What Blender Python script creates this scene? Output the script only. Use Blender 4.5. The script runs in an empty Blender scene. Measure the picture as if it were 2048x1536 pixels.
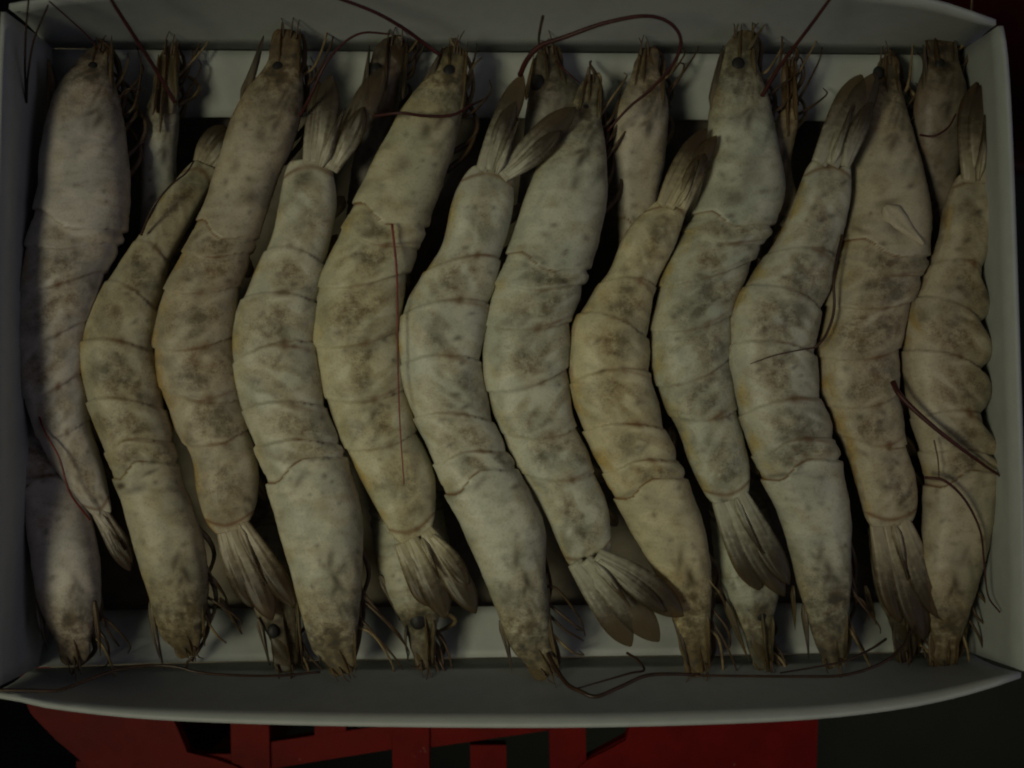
import bpy, math, random
import numpy as np
from mathutils import Vector, noise

random.seed(7)
C = bpy.context.scene.collection
sc = bpy.context.scene

# ------------------------------------------------------------------ camera
CAM_Z = 0.442                      # metres above the inside bottom of the box
K = 3.905e-4                       # width of one photograph pixel at unit distance
cam_d = bpy.data.cameras.new('camera')
cam = bpy.data.objects.new('camera', cam_d)
C.objects.link(cam)
cam.location = (0, 0, CAM_Z)
cam.rotation_euler = (0, 0, 0)
cam_d.sensor_width = 36.0
cam_d.lens = 36.0 / (2048 * K)
cam_d.clip_start = 0.01
cam_d.clip_end = 30
cam_d.dof.use_dof = True
cam_d.dof.focus_distance = 0.405
cam_d.dof.aperture_fstop = 7.0
sc.camera = cam

# ------------------------------------------------------------------ world, lamp, exposure
world = bpy.data.worlds.new('World')
sc.world = world
world.use_nodes = True
bg = world.node_tree.nodes['Background']
bg.inputs['Color'].default_value = (0.62, 0.66, 1.0, 1)
bg.inputs['Strength'].default_value = 0.020

lamp_d = bpy.data.lights.new('room_lamp', 'SPOT')
lamp = bpy.data.objects.new('room_lamp', lamp_d)
C.objects.link(lamp)
lamp.location = (-0.52, -0.15, 0.90)
lamp_d.energy = 22.5
lamp_d.color = (1.0, 0.975, 0.68)
lamp_d.shadow_soft_size = 0.19
lamp_d.spot_size = math.radians(24.5)
lamp_d.spot_blend = 1.0
aim = Vector((-0.01, -0.020, 0.02)) - Vector(lamp.location)
lamp.rotation_euler = aim.to_track_quat('-Z', 'Y').to_euler()

# added cool fill to lift the left wall's inner face, no real source
fill_d = bpy.data.lights.new('fill_light', 'AREA')
fill = bpy.data.objects.new('fill_light', fill_d)
C.objects.link(fill)
fill_d.shape = 'DISK'
fill_d.size = 0.45
fill_d.energy = 0.30
fill_d.color = (0.86, 0.83, 1.0)
fill.location = (0.54, -0.06, 0.58)
fill.rotation_euler = (Vector((-0.06, 0, 0.03)) - Vector(fill.location)).to_track_quat('-Z', 'Y').to_euler()

sc.view_settings.view_transform = 'Standard'
sc.view_settings.look = 'None'
sc.view_settings.exposure = 0
sc.view_settings.gamma = 1
sc.cycles.filter_width = 2.0
sc.cycles.max_bounces = 6


def P(x, y, z):
    d = (CAM_Z - z) * K
    return Vector(((x - 1024) * d, (768 - y) * d, z))


# ------------------------------------------------------------------ materials
def mat(name):
    m = bpy.data.materials.new(name)
    m.use_nodes = True
    n = m.node_tree.nodes
    return m, n, m.node_tree.links, n['Principled BSDF']


def nnode(n, kind, **kw):
    o = n.new(kind)
    for k, v in kw.items():
        setattr(o, k, v)
    return o


def math_n(n, l, op, a, b=None, clamp=False):
    o = n.new('ShaderNodeMath')
    o.operation = op
    o.use_clamp = clamp
    for i, s in enumerate((a, b)):
        if s is None:
            continue
        if isinstance(s, (int, float)):
            o.inputs[i].default_value = s
        else:
            l.new(s, o.inputs[i])
    return o.outputs[0]


def mix_n(n, l, fac, a, b, mode='MIX'):
    o = n.new('ShaderNodeMix')
    o.data_type = 'RGBA'
    o.blend_type = mode
    for i, s in ((0, fac), (6, a), (7, b)):
        if isinstance(s, (int, float)):
            o.inputs[i].default_value = s
        elif isinstance(s, tuple):
            o.inputs[i].default_value = s + ((1,) if len(s) == 3 else ())
        else:
            l.new(s, o.inputs[i])
    return o.outputs[2]


def noise_n(n, l, scale, detail=2, rough=0.55, coord=None):
    o = n.new('ShaderNodeTexNoise')
    o.inputs['Scale'].default_value = scale
    o.inputs['Detail'].default_value = detail
    o.inputs['Roughness'].default_value = rough
    if coord:
        l.new(coord, o.inputs['Vector'])
    return o.outputs['Fac']


def ramp_n(n, l, fac, lo, hi):
    o = n.new('ShaderNodeMapRange')
    o.interpolation_type = 'SMOOTHSTEP'
    o.inputs['From Min'].default_value = lo
    o.inputs['From Max'].default_value = hi
    l.new(fac, o.inputs['Value'])
    return o.outputs['Result']


def attr_n(n, name):
    o = n.new('ShaderNodeAttribute')
    o.attribute_name = name
    return o.outputs['Fac']


def make_shell():
    m, n, l, b = mat('shrimp_shell')
    co = n.new('ShaderNodeTexCoord').outputs['Object']
    pig, line, dors, pale, head, side = (attr_n(n, k) for k in ('pig', 'line', 'dors', 'pale', 'head', 'side'))
    info = n.new('ShaderNodeObjectInfo')
    big = noise_n(n, l, 95, 3, 0.6, co)
    mid = noise_n(n, l, 330, 4, 0.62, co)
    fine = noise_n(n, l, 1500, 2, 0.6, co)
    blot = math_n(n, l, 'MULTIPLY', pig, ramp_n(n, l, mid, 0.22, 0.72))
    blot = math_n(n, l, 'ADD', blot, math_n(n, l, 'MULTIPLY', math_n(n, l, 'MULTIPLY', ramp_n(n, l, big, 0.44, 0.74), 0.42), ramp_n(n, l, pig, 0.06, 0.5)), True)
    speck = math_n(n, l, 'MULTIPLY', ramp_n(n, l, fine, 0.50, 0.68), 0.42)
    speck = math_n(n, l, 'MULTIPLY', speck, math_n(n, l, 'ADD', math_n(n, l, 'MULTIPLY', pig, 0.9), 0.35))
    base = mix_n(n, l, dors, (0.465, 0.437, 0.345), (0.50, 0.405, 0.19))
    base = mix_n(n, l, ramp_n(n, l, pig, 0.12, 0.36), (0.55, 0.54, 0.465), base)
    base = mix_n(n, l, math_n(n, l, 'MULTIPLY', ramp_n(n, l, big, 0.42, 0.6), 0.5), base, (0.37, 0.385, 0.345))
    dark = mix_n(n, l, ramp_n(n, l, big, 0.4, 0.62), (0.150, 0.100, 0.050), (0.125, 0.115, 0.080))
    col = mix_n(n, l, math_n(n, l, 'MULTIPLY', blot, 0.86), base, dark)
    col = mix_n(n, l, speck, col, (0.095, 0.065, 0.038))
    col = mix_n(n, l, math_n(n, l, 'MULTIPLY', attr_n(n, 'mark'), 0.92), col, (0.055, 0.042, 0.026))
    col = mix_n(n, l, math_n(n, l, 'MULTIPLY', line, 0.88), col, (0.15, 0.062, 0.016))
    wav = math_n(n, l, 'SINE', math_n(n, l, 'ADD', math_n(n, l, 'MULTIPLY', side, 7.0), math_n(n, l, 'MULTIPLY', big, 7.0)))
    hcol = mix_n(n, l, ramp_n(n, l, wav, -1.0, 1.4), (0.105, 0.082, 0.050), (0.165, 0.135, 0.085))
    hcol = mix_n(n, l, ramp_n(n, l, mid, 0.45, 0.7), hcol, (0.065, 0.064, 0.060))
    hm = ramp_n(n, l, math_n(n, l, 'ADD', head, math_n(n, l, 'MULTIPLY', math_n(n, l, 'SUBTRACT', mid, 0.5), 1.3)), 0.20, 1.0)
    col = mix_n(n, l, hm, col, hcol)
    col = mix_n(n, l, pale, col, (0.58, 0.56, 0.48))
    col = mix_n(n, l, 1.0, col, info.outputs['Color'], 'MULTIPLY')
    l.new(col, b.inputs['Base Color'])
    b.inputs['Roughness'].default_value = 0.43
    b.inputs['Specular IOR Level'].default_value = 0.28
    b.inputs['Subsurface Weight'].default_value = 0.0
    bump = n.new('ShaderNodeBump')
    bump.inputs['Strength'].default_value = 0.20
    bump.inputs['Distance'].default_value = 0.0008
    h = math_n(n, l, 'ADD', math_n(n, l, 'MULTIPLY', mid, 1.0), math_n(n, l, 'MULTIPLY', fine, 0.25))
    l.new(h, bump.inputs['Height'])
    l.new(bump.outputs[0], b.inputs['Normal'])
    return m


def make_fin(name, light, darkc, tip, see):
    """Thin chitin blade: pale base, brown ribs, darker pigmented end."""
    m, n, l, b = mat(name)
    co = n.new('ShaderNodeTexCoord').outputs['Object']
    along, rib = attr_n(n, 'along'), attr_n(n, 'rib')
    nz = noise_n(n, l, 500, 3, 0.6, co)
    col = mix_n(n, l, math_n(n, l, 'MULTIPLY', rib, ramp_n(n, l, nz, 0.2, 0.6)), light, darkc)
    end = ramp_n(n, l, math_n(n, l, 'ADD', along, math_n(n, l, 'MULTIPLY', nz, 0.3)), 0.26, 0.92)
    col = mix_n(n, l, end, col, tip)
    info = n.new('ShaderNodeObjectInfo')
    col = mix_n(n, l, 1.0, col, info.outputs['Color'], 'MULTIPLY')
    l.new(col, b.inputs['Base Color'])
    b.inputs['Roughness'].default_value = 0.42
    b.inputs['Specular IOR Level'].default_value = 0.4
    if see:
        tr = n.new('ShaderNodeBsdfTransparent')
        tr.inputs['Color'].default_value = (0.85, 0.70, 0.48, 1)
        mx = n.new('ShaderNodeMixShader')
        l.new(math_n(n, l, 'ADD', math_n(n, l, 'MULTIPLY', end, 0.30 if see < 0.2 else 0.15), see), mx.inputs[0])
        l.new(b.outputs[0], mx.inputs[1])
        l.new(tr.outputs[0], mx.inputs[2])
        l.new(mx.outputs[0], n['Material Output'].inputs['Surface'])
    return m


def make_plain(name, col, rough=0.5, spec=0.4, var=0.0, scale=300, col2=None):
    m, n, l, b = mat(name)
    b.inputs['Base Color'].default_value = col + (1,)
    b.inputs['Roughness'].default_value = rough
    b.inputs['Specular IOR Level'].default_value = spec
    if var:
        co = n.new('ShaderNodeTexCoord').outputs['Object']
        nz = noise_n(n, l, scale, 4, 0.6, co)
        c2 = col2 or tuple(c * (1 - var) for c in col)
        l.new(mix_n(n, l, ramp_n(n, l, nz, 0.35, 0.7), col, c2), b.inputs['Base Color'])
        bump = n.new('ShaderNodeBump')
        bump.inputs['Strength'].default_value = 0.25
        bump.inputs['Distance'].default_value = 0.0005
        l.new(nz, bump.inputs['Height'])
        l.new(bump.outputs[0], b.inputs['Normal'])
    return m


def make_red():
    m, n, l, b = mat('red_plastic')
    co = n.new('ShaderNodeTexCoord').outputs['Object']
    nz = noise_n(n, l, 60, 4, 0.6, co)
    col = mix_n(n, l, ramp_n(n, l, nz, 0.35, 0.7), (0.15, 0.005, 0.003), (0.105, 0.004, 0.003))
    sp = noise_n(n, l, 230, 4, 0.7, co)
    col = mix_n(n, l, math_n(n, l, 'MULTIPLY', ramp_n(n, l, sp, 0.68, 0.76), 0.7), col, (0.42, 0.22, 0.16))
    l.new(col, b.inputs['Base Color'])
    b.inputs['Roughness'].default_value = 0.5
    b.inputs['Specular IOR Level'].default_value = 0.10
    return m


M = dict(
    shell=make_shell(),
    fin=make_fin('tail_fin_chitin', (0.44, 0.42, 0.35), (0.11, 0.078, 0.042), (0.062, 0.048, 0.034), 0.10),
    scale=make_fin('antennal_scale_chitin', (0.17, 0.138, 0.085), (0.12, 0.092, 0.052), (0.14, 0.105, 0.058), 0.30),
    flipper=make_fin('swimmeret_chitin', (0.26, 0.23, 0.16), (0.12, 0.085, 0.05), (0.13, 0.09, 0.055), 0.0),
    spike=make_fin('dark_chitin', (0.14, 0.11, 0.07), (0.05, 0.04, 0.025), (0.06, 0.045, 0.03), 0.0),
    eye=make_plain('eye_black', (0.016, 0.015, 0.014), 0.55, 0.3, 0.0, 400),
    leg=make_plain('leg_brown', (0.085, 0.052, 0.026), 0.5, 0.4, 0.4),
    leg_pale=make_plain('leg_tan', (0.26, 0.19, 0.09), 0.5, 0.4, 0.5),
    feeler=make_plain('antenna_red', (0.060, 0.011, 0.009), 0.5, 0.4, 0.4, 200),
    feeler_brown=make_plain('antenna_brown', (0.045, 0.022, 0.012), 0.4, 0.4, 0.4, 200),
    feeler_bright=make_plain('antenna_crimson', (0.19, 0.022, 0.016), 0.4, 0.4, 0.4, 200),
    card=make_plain('white_cardboard', (0.445, 0.465, 0.445), 0.6, 0.3, 0.07, 140),
    card_in=make_plain('bottom_board_shade_brown', (0.22, 0.19, 0.14), 0.8, 0.2, 0.4, 60),  # brown on a white carton's board paints the soft shadow in the gaps
    red=make_red(),
    red_dark=make_plain('dark_red_plastic', (0.05, 0.003, 0.003), 0.5, 0.2, 0.3, 60),
    floor=make_plain('dark_concrete', (0.032, 0.037, 0.023), 0.7, 0.3, 0.45, 9),
)


# ------------------------------------------------------------------ helpers
def link(name, verts, faces, material, parent=None, smooth=True, attrs=None, color=None):
    me = bpy.data.meshes.new(name)
    me.from_pydata([tuple(v) for v in verts], [], faces)
    me.update()
    if smooth:
        me.polygons.foreach_set('use_smooth', [True] * len(me.polygons))
    for k, vals in (attrs or {}).items():
        a = me.attributes.new(k, 'FLOAT', 'POINT')
        a.data.foreach_set('value', np.asarray(vals, dtype=np.float32).ravel())
    me.materials.append(material)
    o = bpy.data.objects.new(name, me)
    C.objects.link(o)
    if parent:
        o.parent = parent
        o.matrix_parent_inverse = parent.matrix_world.inverted()
    if color:
        o.color = color
    return o


def empty(name, label, cat, loc, group=None):
    o = bpy.data.objects.new(name, None)
    C.objects.link(o)
    o.location = loc
    o.empty_display_size = 0.02
    o['label'] = label
    o['category'] = cat
    if group:
        o['group'] = group
    # children are built in world coordinates
    from mathutils import Matrix
    o.matrix_world = Matrix.Translation(loc)
    return o


def crv(pts, n, closed=False):
    """Centripetal-ish Catmull-Rom through pts, resampled to n points by arc length."""
    p = np.array([list(q) for q in pts], float)
    if len(p) == 2:
        t = np.linspace(0, 1, n)[:, None]
        return p[0] * (1 - t) + p[1] * t
    ext = np.vstack([2 * p[0] - p[1], p, 2 * p[-1] - p[-2]])
    out = []
    for i in range(1, len(ext) - 2):
        a, b_, c, d = ext[i - 1:i + 3]
        for t in np.linspace(0, 1, 24, endpoint=False):
            out.append(0.5 * (2 * b_ + (c - a) * t + (2 * a - 5 * b_ + 4 * c - d) * t * t + (3 * b_ - a - 3 * c + d) * t ** 3))
    out.append(p[-1])
    out = np.array(out)
    s = np.concatenate([[0], np.cumsum(np.linalg.norm(np.diff(out, axis=0), axis=1))])
    u = np.linspace(0, s[-1], n)
    return np.stack([np.interp(u, s, out[:, k]) for k in range(out.shape[1])], 1)


def tube(name, pts, r0, r1, material, parent, n=40, sides=6, flat=1.0, color=None):
    """Tapering round strand through 3D points."""
    c = crv(pts, n)
    verts, faces = [], []
    for i in range(n):
        d = Vector(c[min(i + 1, n - 1)] - c[max(i - 1, 0)]).normalized()
        a = d.cross(Vector((0, 0, 1)))
        a = a.normalized() if a.length > 1e-4 else Vector((1, 0, 0))
        b_ = a.cross(d)
        r = r0 + (r1 - r0) * (i / (n - 1)) ** 0.8
        for k in range(sides):
            t = 2 * math.pi * k / sides
            verts.append(Vector(c[i]) + a * (math.cos(t) * r) + b_ * (math.sin(t) * r * flat))
    for i in range(n - 1):
        for k in range(sides):
            k2 = (k + 1) % sides
            faces.append((i * sides + k, i * sides + k2, (i + 1) * sides + k2, (i + 1) * sides + k))
    faces.append(tuple(range(sides))[::-1])
    faces.append(tuple((n - 1) * sides + k for k in range(sides)))
    return link(name, verts, faces, material, parent, color=color)


def blade(name, b0, t0, width, material, parent, z0, z1, prof='fin', bend=0.0, teeth=0, ribs=1, arch=0.0012, thick=0.0007, color=None):
    """A thin closed blade from pixel b0 to pixel t0 (heights z0 to z1), width in pixels."""
    nu, nv = 26, 11
    B, T = P(b0[0], b0[1], z0), P(t0[0], t0[1], z1)
    ax = T - B
    side = Vector((ax.y, -ax.x, 0)).normalized()
    px = (CAM_Z - 0.5 * (z0 + z1)) * K
    hw = 0.5 * width * px
    verts, faces, along, rib = [], [], [], []
    ph = random.random() * 6
    for top in (1, 0):
        for i in range(nu):
            u = i / (nu - 1)
            if prof == 'fin':
                w = (0.50 + 0.50 * math.sin(min(1, u / 0.62) * math.pi / 2)) * (1 if u < 0.62 else max(0.03, 1 - ((u - 0.62) / 0.385) ** 2.3) ** 0.8)
            elif prof == 'spike':
                w = ((1 - u) ** 0.8 * 0.95 + 0.05) * min(1.0, 0.25 + u * 4.0)
            else:        # plate with a blunt end
                w = (0.8 + 0.2 * math.sin(u * math.pi)) * (1 if u < 0.85 else math.sqrt(max(0.02, 1 - ((u - 0.85) / 0.16) ** 2)))
            cpt = B + ax * u + side * (bend * px * math.sin(u * math.pi))
            for j in range(nv):
                v = 2 * j / (nv - 1) - 1
                tooth = 0
                if teeth and v < -0.95 and 0.1 < u < 0.95:
                    tooth = -0.16 * ((u * teeth) % 1.0)
                zz = arch * (1 - v * v) * w - 0.0003 * math.cos(v * math.pi * (2 * ribs)) * w
                zz += 0.0003 * math.sin(u * 9 + ph + v * 2)
                verts.append(cpt + side * (hw * w * (v + tooth)) + Vector((0, 0, zz + (thick if top else 0))))
                along.append(u)
                rib.append(0.3 if ribs == 0 else min(1.0, 0.10 + 0.75 * abs(v) ** 3 + (0.55 * math.exp(-((abs(v) - 0.36) / 0.10) ** 2) if ribs > 1 else 0.0) + 0.25 * math.exp(-((v - 0.05) / 0.08) ** 2)) * min(1.0, 0.35 + 1.6 * u))
    N = nu * nv
    for i in range(nu - 1):
        for j in range(nv - 1):
            a = i * nv + j
            faces.append((a, a + 1, a + nv + 1, a + nv))
            faces.append((N + a, N + a + nv, N + a + nv + 1, N + a + 1))
    ring = [j for j in range(nv)] + [i * nv + nv - 1 for i in range(1, nu)] + [(nu - 1) * nv + j for j in range(nv - 2, -1, -1)] + [i * nv for i in range(nu - 2, 0, -1)]
    for a, b_ in zip(ring, ring[1:] + ring[:1]):
        faces.append((a, N + a, N + b_, b_))
    return link(name, verts, faces, material, parent, attrs={'along': along, 'rib': rib}, color=color)


def ball(name, c, rx, ry, rz, material, parent, nu=14, nv=9):
    verts, faces = [], []
    for j in range(nv):
        f = math.pi * j / (nv - 1)
        for i in range(nu):
            t = 2 * math.pi * i / nu
            verts.append(c + Vector((rx * math.sin(f) * math.cos(t), ry * math.sin(f) * math.sin(t), rz * math.cos(f))))
    for j in range(nv - 1):
        for i in range(nu):
            i2 = (i + 1) % nu
            faces.append((j * nu + i, (j + 1) * nu + i, (j + 1) * nu + i2, j * nu + i2))
    return link(name, verts, faces, material, parent)


# ------------------------------------------------------------------ the floor
def slab(z, x0, x1, y0, y1, t):
    v = [(x, y, zz) for zz in (z - t, z) for x, y in ((x0, y0), (x1, y0), (x1, y1), (x0, y1))]
    f = [(3, 2, 1, 0), (4, 5, 6, 7), (0, 1, 5, 4), (1, 2, 6, 5), (2, 3, 7, 6), (3, 0, 4, 7)]
    return v, f


v, f = slab(-0.30, -1.5, 1.5, -1.5, 1.5, 0.02)
fl = link('floor', v, f, M['floor'], smooth=False)
fl['kind'] = 'structure'


# ------------------------------------------------------------------ red stool under the box
def prism(poly, z0, z1, grow=0.0):
    """Closed prism over world xy polygon, flared by `grow` at the bottom."""
    n = len(poly)
    cx = sum(p[0] for p in poly) / n
    cy = sum(p[1] for p in poly) / n
    top = [(p[0], p[1], z1) for p in poly]
    bot = []
    for p in poly:
        d = math.hypot(p[0] - cx, p[1] - cy)
        s = (d + grow) / d if d > 1e-6 else 1
        bot.append((cx + (p[0] - cx) * s, cy + (p[1] - cy) * s, z0))
    f = [tuple(range(n)), tuple(range(2 * n - 1, n - 1, -1))]
    for i in range(n):
        j = (i + 1) % n
        f.append((i, n + i, n + j, j))
    return top + bot, f


def ensure_ccw(poly):
    a = sum(poly[i][0] * poly[(i + 1) % len(poly)][1] - poly[(i + 1) % len(poly)][0] * poly[i][1] for i in range(len(poly)))
    return poly if a > 0 else poly[::-1]


ST_Z = -0.0045                      # stool top, box underside rests on it


def S(x, y):
    p = P(x, y, ST_Z)
    return (p.x, p.y)


def build_stool():
    root = empty('plastic_stool', 'red plastic stool with slotted lattice seat carrying the white box of shrimp', 'stool', (-0.03, 0, -0.30))
    outer = [S(*q) for q in ((40, 1380), (62, 1428), (110, 1478), (160, 1520), (210, 1562), (290, 1640), (420, 1720), (600, 1748), (1380, 1745),
                             (1520, 1715), (1600, 1650), (1632, 1560), (1636, 1440), (1640, 1000), (1625, 420), (1560, 250), (1400, 170), (400, 170), (200, 220), (80, 320), (40, 480), (30, 900))]
    # the seat rim: ring between the outer outline and the inner opening
    inner = [S(*q) for q in ((330, 1400), (360, 1470), (374, 1505), (430, 1518), (470, 1532), (560, 1580), (700, 1630), (850, 1650), (1000, 1630), (1110, 1580),
                             (1172, 1522), (1216, 1500), (1252, 1480), (1268, 1420), (1300, 1300), (1310, 900), (1290, 500), (1200, 350), (600, 330), (400, 420), (330, 600), (320, 1000))]
    n = len(outer)
    verts = [(x, y, ST_Z) for x, y in outer] + [(x, y, ST_Z) for x, y in inner]
    verts += [(x, y, ST_Z - 0.006) for x, y in outer] + [(x, y, ST_Z - 0.006) for x, y in inner]
    faces = []
    for i in range(n):
        j = (i + 1) % n
        faces += [(i, j, n + j, n + i), (2 * n + j, 2 * n + i, 3 * n + i, 3 * n + j), (i, 2 * n + i, 2 * n + j, j), (n + j, 3 * n + j, 3 * n + i, n + i)]
    link('seat_rim', verts, faces, M['red'], root, smooth=False)
    # flared skirt
    cx, cy = -0.03, 0.0
    verts = []
    for g, z in ((0.0, ST_Z - 0.0062), (0.010, ST_Z - 0.05)):
        for x, y in outer:
            d = math.hypot(x - cx, y - cy)
            for k in (0, 0.003):
                verts.append((cx + (x - cx) * (d + g - k) / d, cy + (y - cy) * (d + g - k) / d, z))
    faces = []
    for i in range(n):
        j = (i + 1) % n
        a, b_, c, d = 2 * i, 2 * j, 2 * n + 2 * j, 2 * n + 2 * i
        faces += [(a, d, c, b_), (a + 1, b_ + 1, c + 1, d + 1), (d, d + 1, c + 1, c), (a, b_, b_ + 1, a + 1)]
    link('skirt', verts, faces, M['red'], root, smooth=False)
    # lattice: straight bars front to back, slanting cross bars between them
    for x0, x1, y0, y1 in ((459, 536, 1420, 1572), (783, 857, 1420, 1640), (1098, 1171, 1420, 1582), (692 - 60, 692, 1400, 1440), (940, 1012, 1492, 1632)):
        v, f = prism(ensure_ccw([S(x0, y0), S(x1, y0), S(x1 + 3, y1), S(x0 + 3, y1)]), ST_Z - 0.0072, ST_Z - 0.0012)
        link('bar', v, f, M['red'], root, smooth=False)
    for q in (((536, 1488), (783, 1452), (783, 1502), (536, 1542)),
              ((857, 1400), (1098, 1400), (1098, 1464), (857, 1499)),
              ((627, 1400), (692, 1400), (690, 1465), (627, 1475)),
              ((370, 1512), (459, 1512), (459, 1545), (440, 1548)),
              ((1171, 1522), (1256, 1476), (1256, 1530), (1171, 1600)),
              ((536, 1400), (627, 1400), (627, 1444), (536, 1446)),
              ((692, 1400), (783, 1400), (783, 1436), (692, 1438))):
        v, f = prism(ensure_ccw([S(*p) for p in q]), ST_Z - 0.0080, ST_Z - 0.0022)
        link('cross_bar', v, f, M['red'], root, smooth=False)
    # four splayed legs
    for sx, sy in ((-1, -1), (1, -1), (1, 1), (-1, 1)):
        tx, ty = cx + sx * 0.104, cy + sy * 0.147 - 0.01
        bx, by = cx + sx * 0.112, cy + sy * 0.175 - 0.01
        v, f = [], []
        for (px_, py_, z, h) in ((bx, by, -0.30, 0.014), (tx, ty, ST_Z - 0.012, 0.022)):
            v += [(px_ - h, py_ - h, z), (px_ + h, py_ - h, z), (px_ + h, py_ + h, z), (px_ - h, py_ + h, z)]
        f = [(3, 2, 1, 0), (4, 5, 6, 7), (0, 1, 5, 4), (1, 2, 6, 5), (2, 3, 7, 6), (3, 0, 4, 7)]
        link('leg', v, f, M['red'], root, smooth=False)
    return root


build_stool()


# a second red thing shows as a dark red glimpse beyond the back right corner of the box
def build_basin():
    c = Vector((0.268, 0.232, -0.18))
    root = empty('plastic_basin', 'dark red plastic basin standing beyond the back right corner of the white box', 'basin', (c.x, c.y, -0.30))
    n = 40
    prof = [(0.085, -0.295), (0.118, -0.20), (0.128, -0.199), (0.130, -0.192), (0.124, -0.190), (0.114, -0.196), (0.081, -0.287), (0.0005, -0.287)]
    prof = [(0.0005, -0.2985)] + prof
    verts, faces = [], []
    for r, z in prof:
        for k in range(n):
            t = 2 * math.pi * k / n
            verts.append((c.x + r * math.cos(t), c.y + r * math.sin(t), z))
    for i in range(len(prof) - 1):
        for k in range(n):
            k2 = (k + 1) % n
            faces.append((i * n + k, i * n + k2, (i + 1) * n + k2, (i + 1) * n + k))
    link('bowl', verts, faces, M['red_dark'], root)
    return root


build_basin()

# ------------------------------------------------------------------ white carton
RIM, FOLD = 0.060, 0.017
box = empty('shrimp_box', 'open white cardboard tray with low walls and inner flaps, full of raw shrimp', 'box', (0, 0, -0.0044))


def sheet(name, low, high, out, z_mid=None, nz=7, nx=40, thick=0.0016, bow=0.0):
    """Cardboard wall between two 3D curves; `out` is the outward direction for its thickness."""
    a, b_ = crv(low, nx), crv(high, nx)
    o = Vector(out).normalized()
    verts, faces = [], []
    for s in (0, 1):
        for j in range(nz):
            t = j / (nz - 1)
            for i in range(nx):
                p = Vector(a[i] * (1 - t) + b_[i] * t) + o * (bow * math.sin(t * math.pi) + s * thick)
                verts.append(p)
    N = nx * nz
    for j in range(nz - 1):
        for i in range(nx - 1):
            q = j * nx + i
            faces.append((q, q + 1, q + nx + 1, q + nx))
            faces.append((N + q, N + q + nx, N + q + nx + 1, N + q + 1))
    ring = list(range(nx)) + [j * nx + nx - 1 for j in range(1, nz)] + [(nz - 1) * nx + i for i in range(nx - 2, -1, -1)] + [j * nx for j in range(nz - 2, 0, -1)]
    for p, q in zip(ring, ring[1:] + ring[:1]):
        faces.append((p, N + p, N + q, q))
    return link(name, verts, faces, M['card'], box)


R = lambda pts: [P(x, y, RIM) for x, y in pts]
F = lambda pts: [P(x, y, FOLD) for x, y in pts]
Z = lambda pts, z: [P(x, y, z) for x, y in pts]
# rims, traced at their own height
back_rim = R([(18, 18), (200, -12), (600, -40), (1050, -48), (1500, -36), (1760, -10), (1880, 12), (1992, 50)])
front_rim = R([(-14, 1384), (40, 1393), (110, 1408), (300, 1428), (600, 1440), (1000, 1445), (1300, 1442), (1600, 1430), (1800, 1408), (1940, 1378), (2042, 1345)])
left_rim = R([(12, 24), (4, 200), (-6, 700), (-12, 1100), (-16, 1380)])
right_rim = R([(1996, 52), (2006, 120), (2016, 300), (2030, 700), (2042, 1100), (2046, 1342)])
back_fold = F([(96, 96), (600, 100), (1200, 104), (1936, 108)])
front_fold = F([(62, 1337), (400, 1326), (900, 1318), (1400, 1312), (1936, 1304)])
sheet('back_wall', back_fold, back_rim, (0, 1, 0), bow=0.001)
sheet('front_wall', front_fold, front_rim, (0, -1, 0), bow=0.001)
sheet('left_wall', Z([(134, 116), (128, 400), (120, 1000), (108, 1318)], 0.0006), left_rim, (-1, 0, 0))
sheet('right_wall', Z([(1892, 122), (1900, 500), (1906, 1000), (1898, 1290)], 0.0006), right_rim, (1, 0, 0))
# flaps folded in from the two long walls; the heads rest on them
sheet('inner_flap', Z([(136, 236), (700, 233), (1300, 238), (1900, 244)], 0.0120), [p + Vector((0, -0.0004, 0)) for p in back_fold], (0, 0.02, -1), thick=0.0012)
sheet('inner_flap', [p + Vector((0, 0.0004, 0)) for p in front_fold], Z([(128, 1222), (700, 1216), (1300, 1210), (1896, 1204)], 0.0085), (0, 0.02, -1), thick=0.0012)
v, f = slab(0.0, P(100, 0, 0).x, P(1930, 0, 0).x, P(0, 1340, 0).y, P(0, 80, 0).y, 0.0042)
link('bottom_board', v, f, M['card_in'], box, smooth=False)

# ------------------------------------------------------------------ shrimp
SEG = [0.0, 0.11, 0.25, 0.42, 0.58, 0.72, 1.0]      # abdomen segment limits from carapace to tail


def smooth01(x):
    x = np.clip(x, 0, 1)
    return x * x * (3 - 2 * x)


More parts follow.
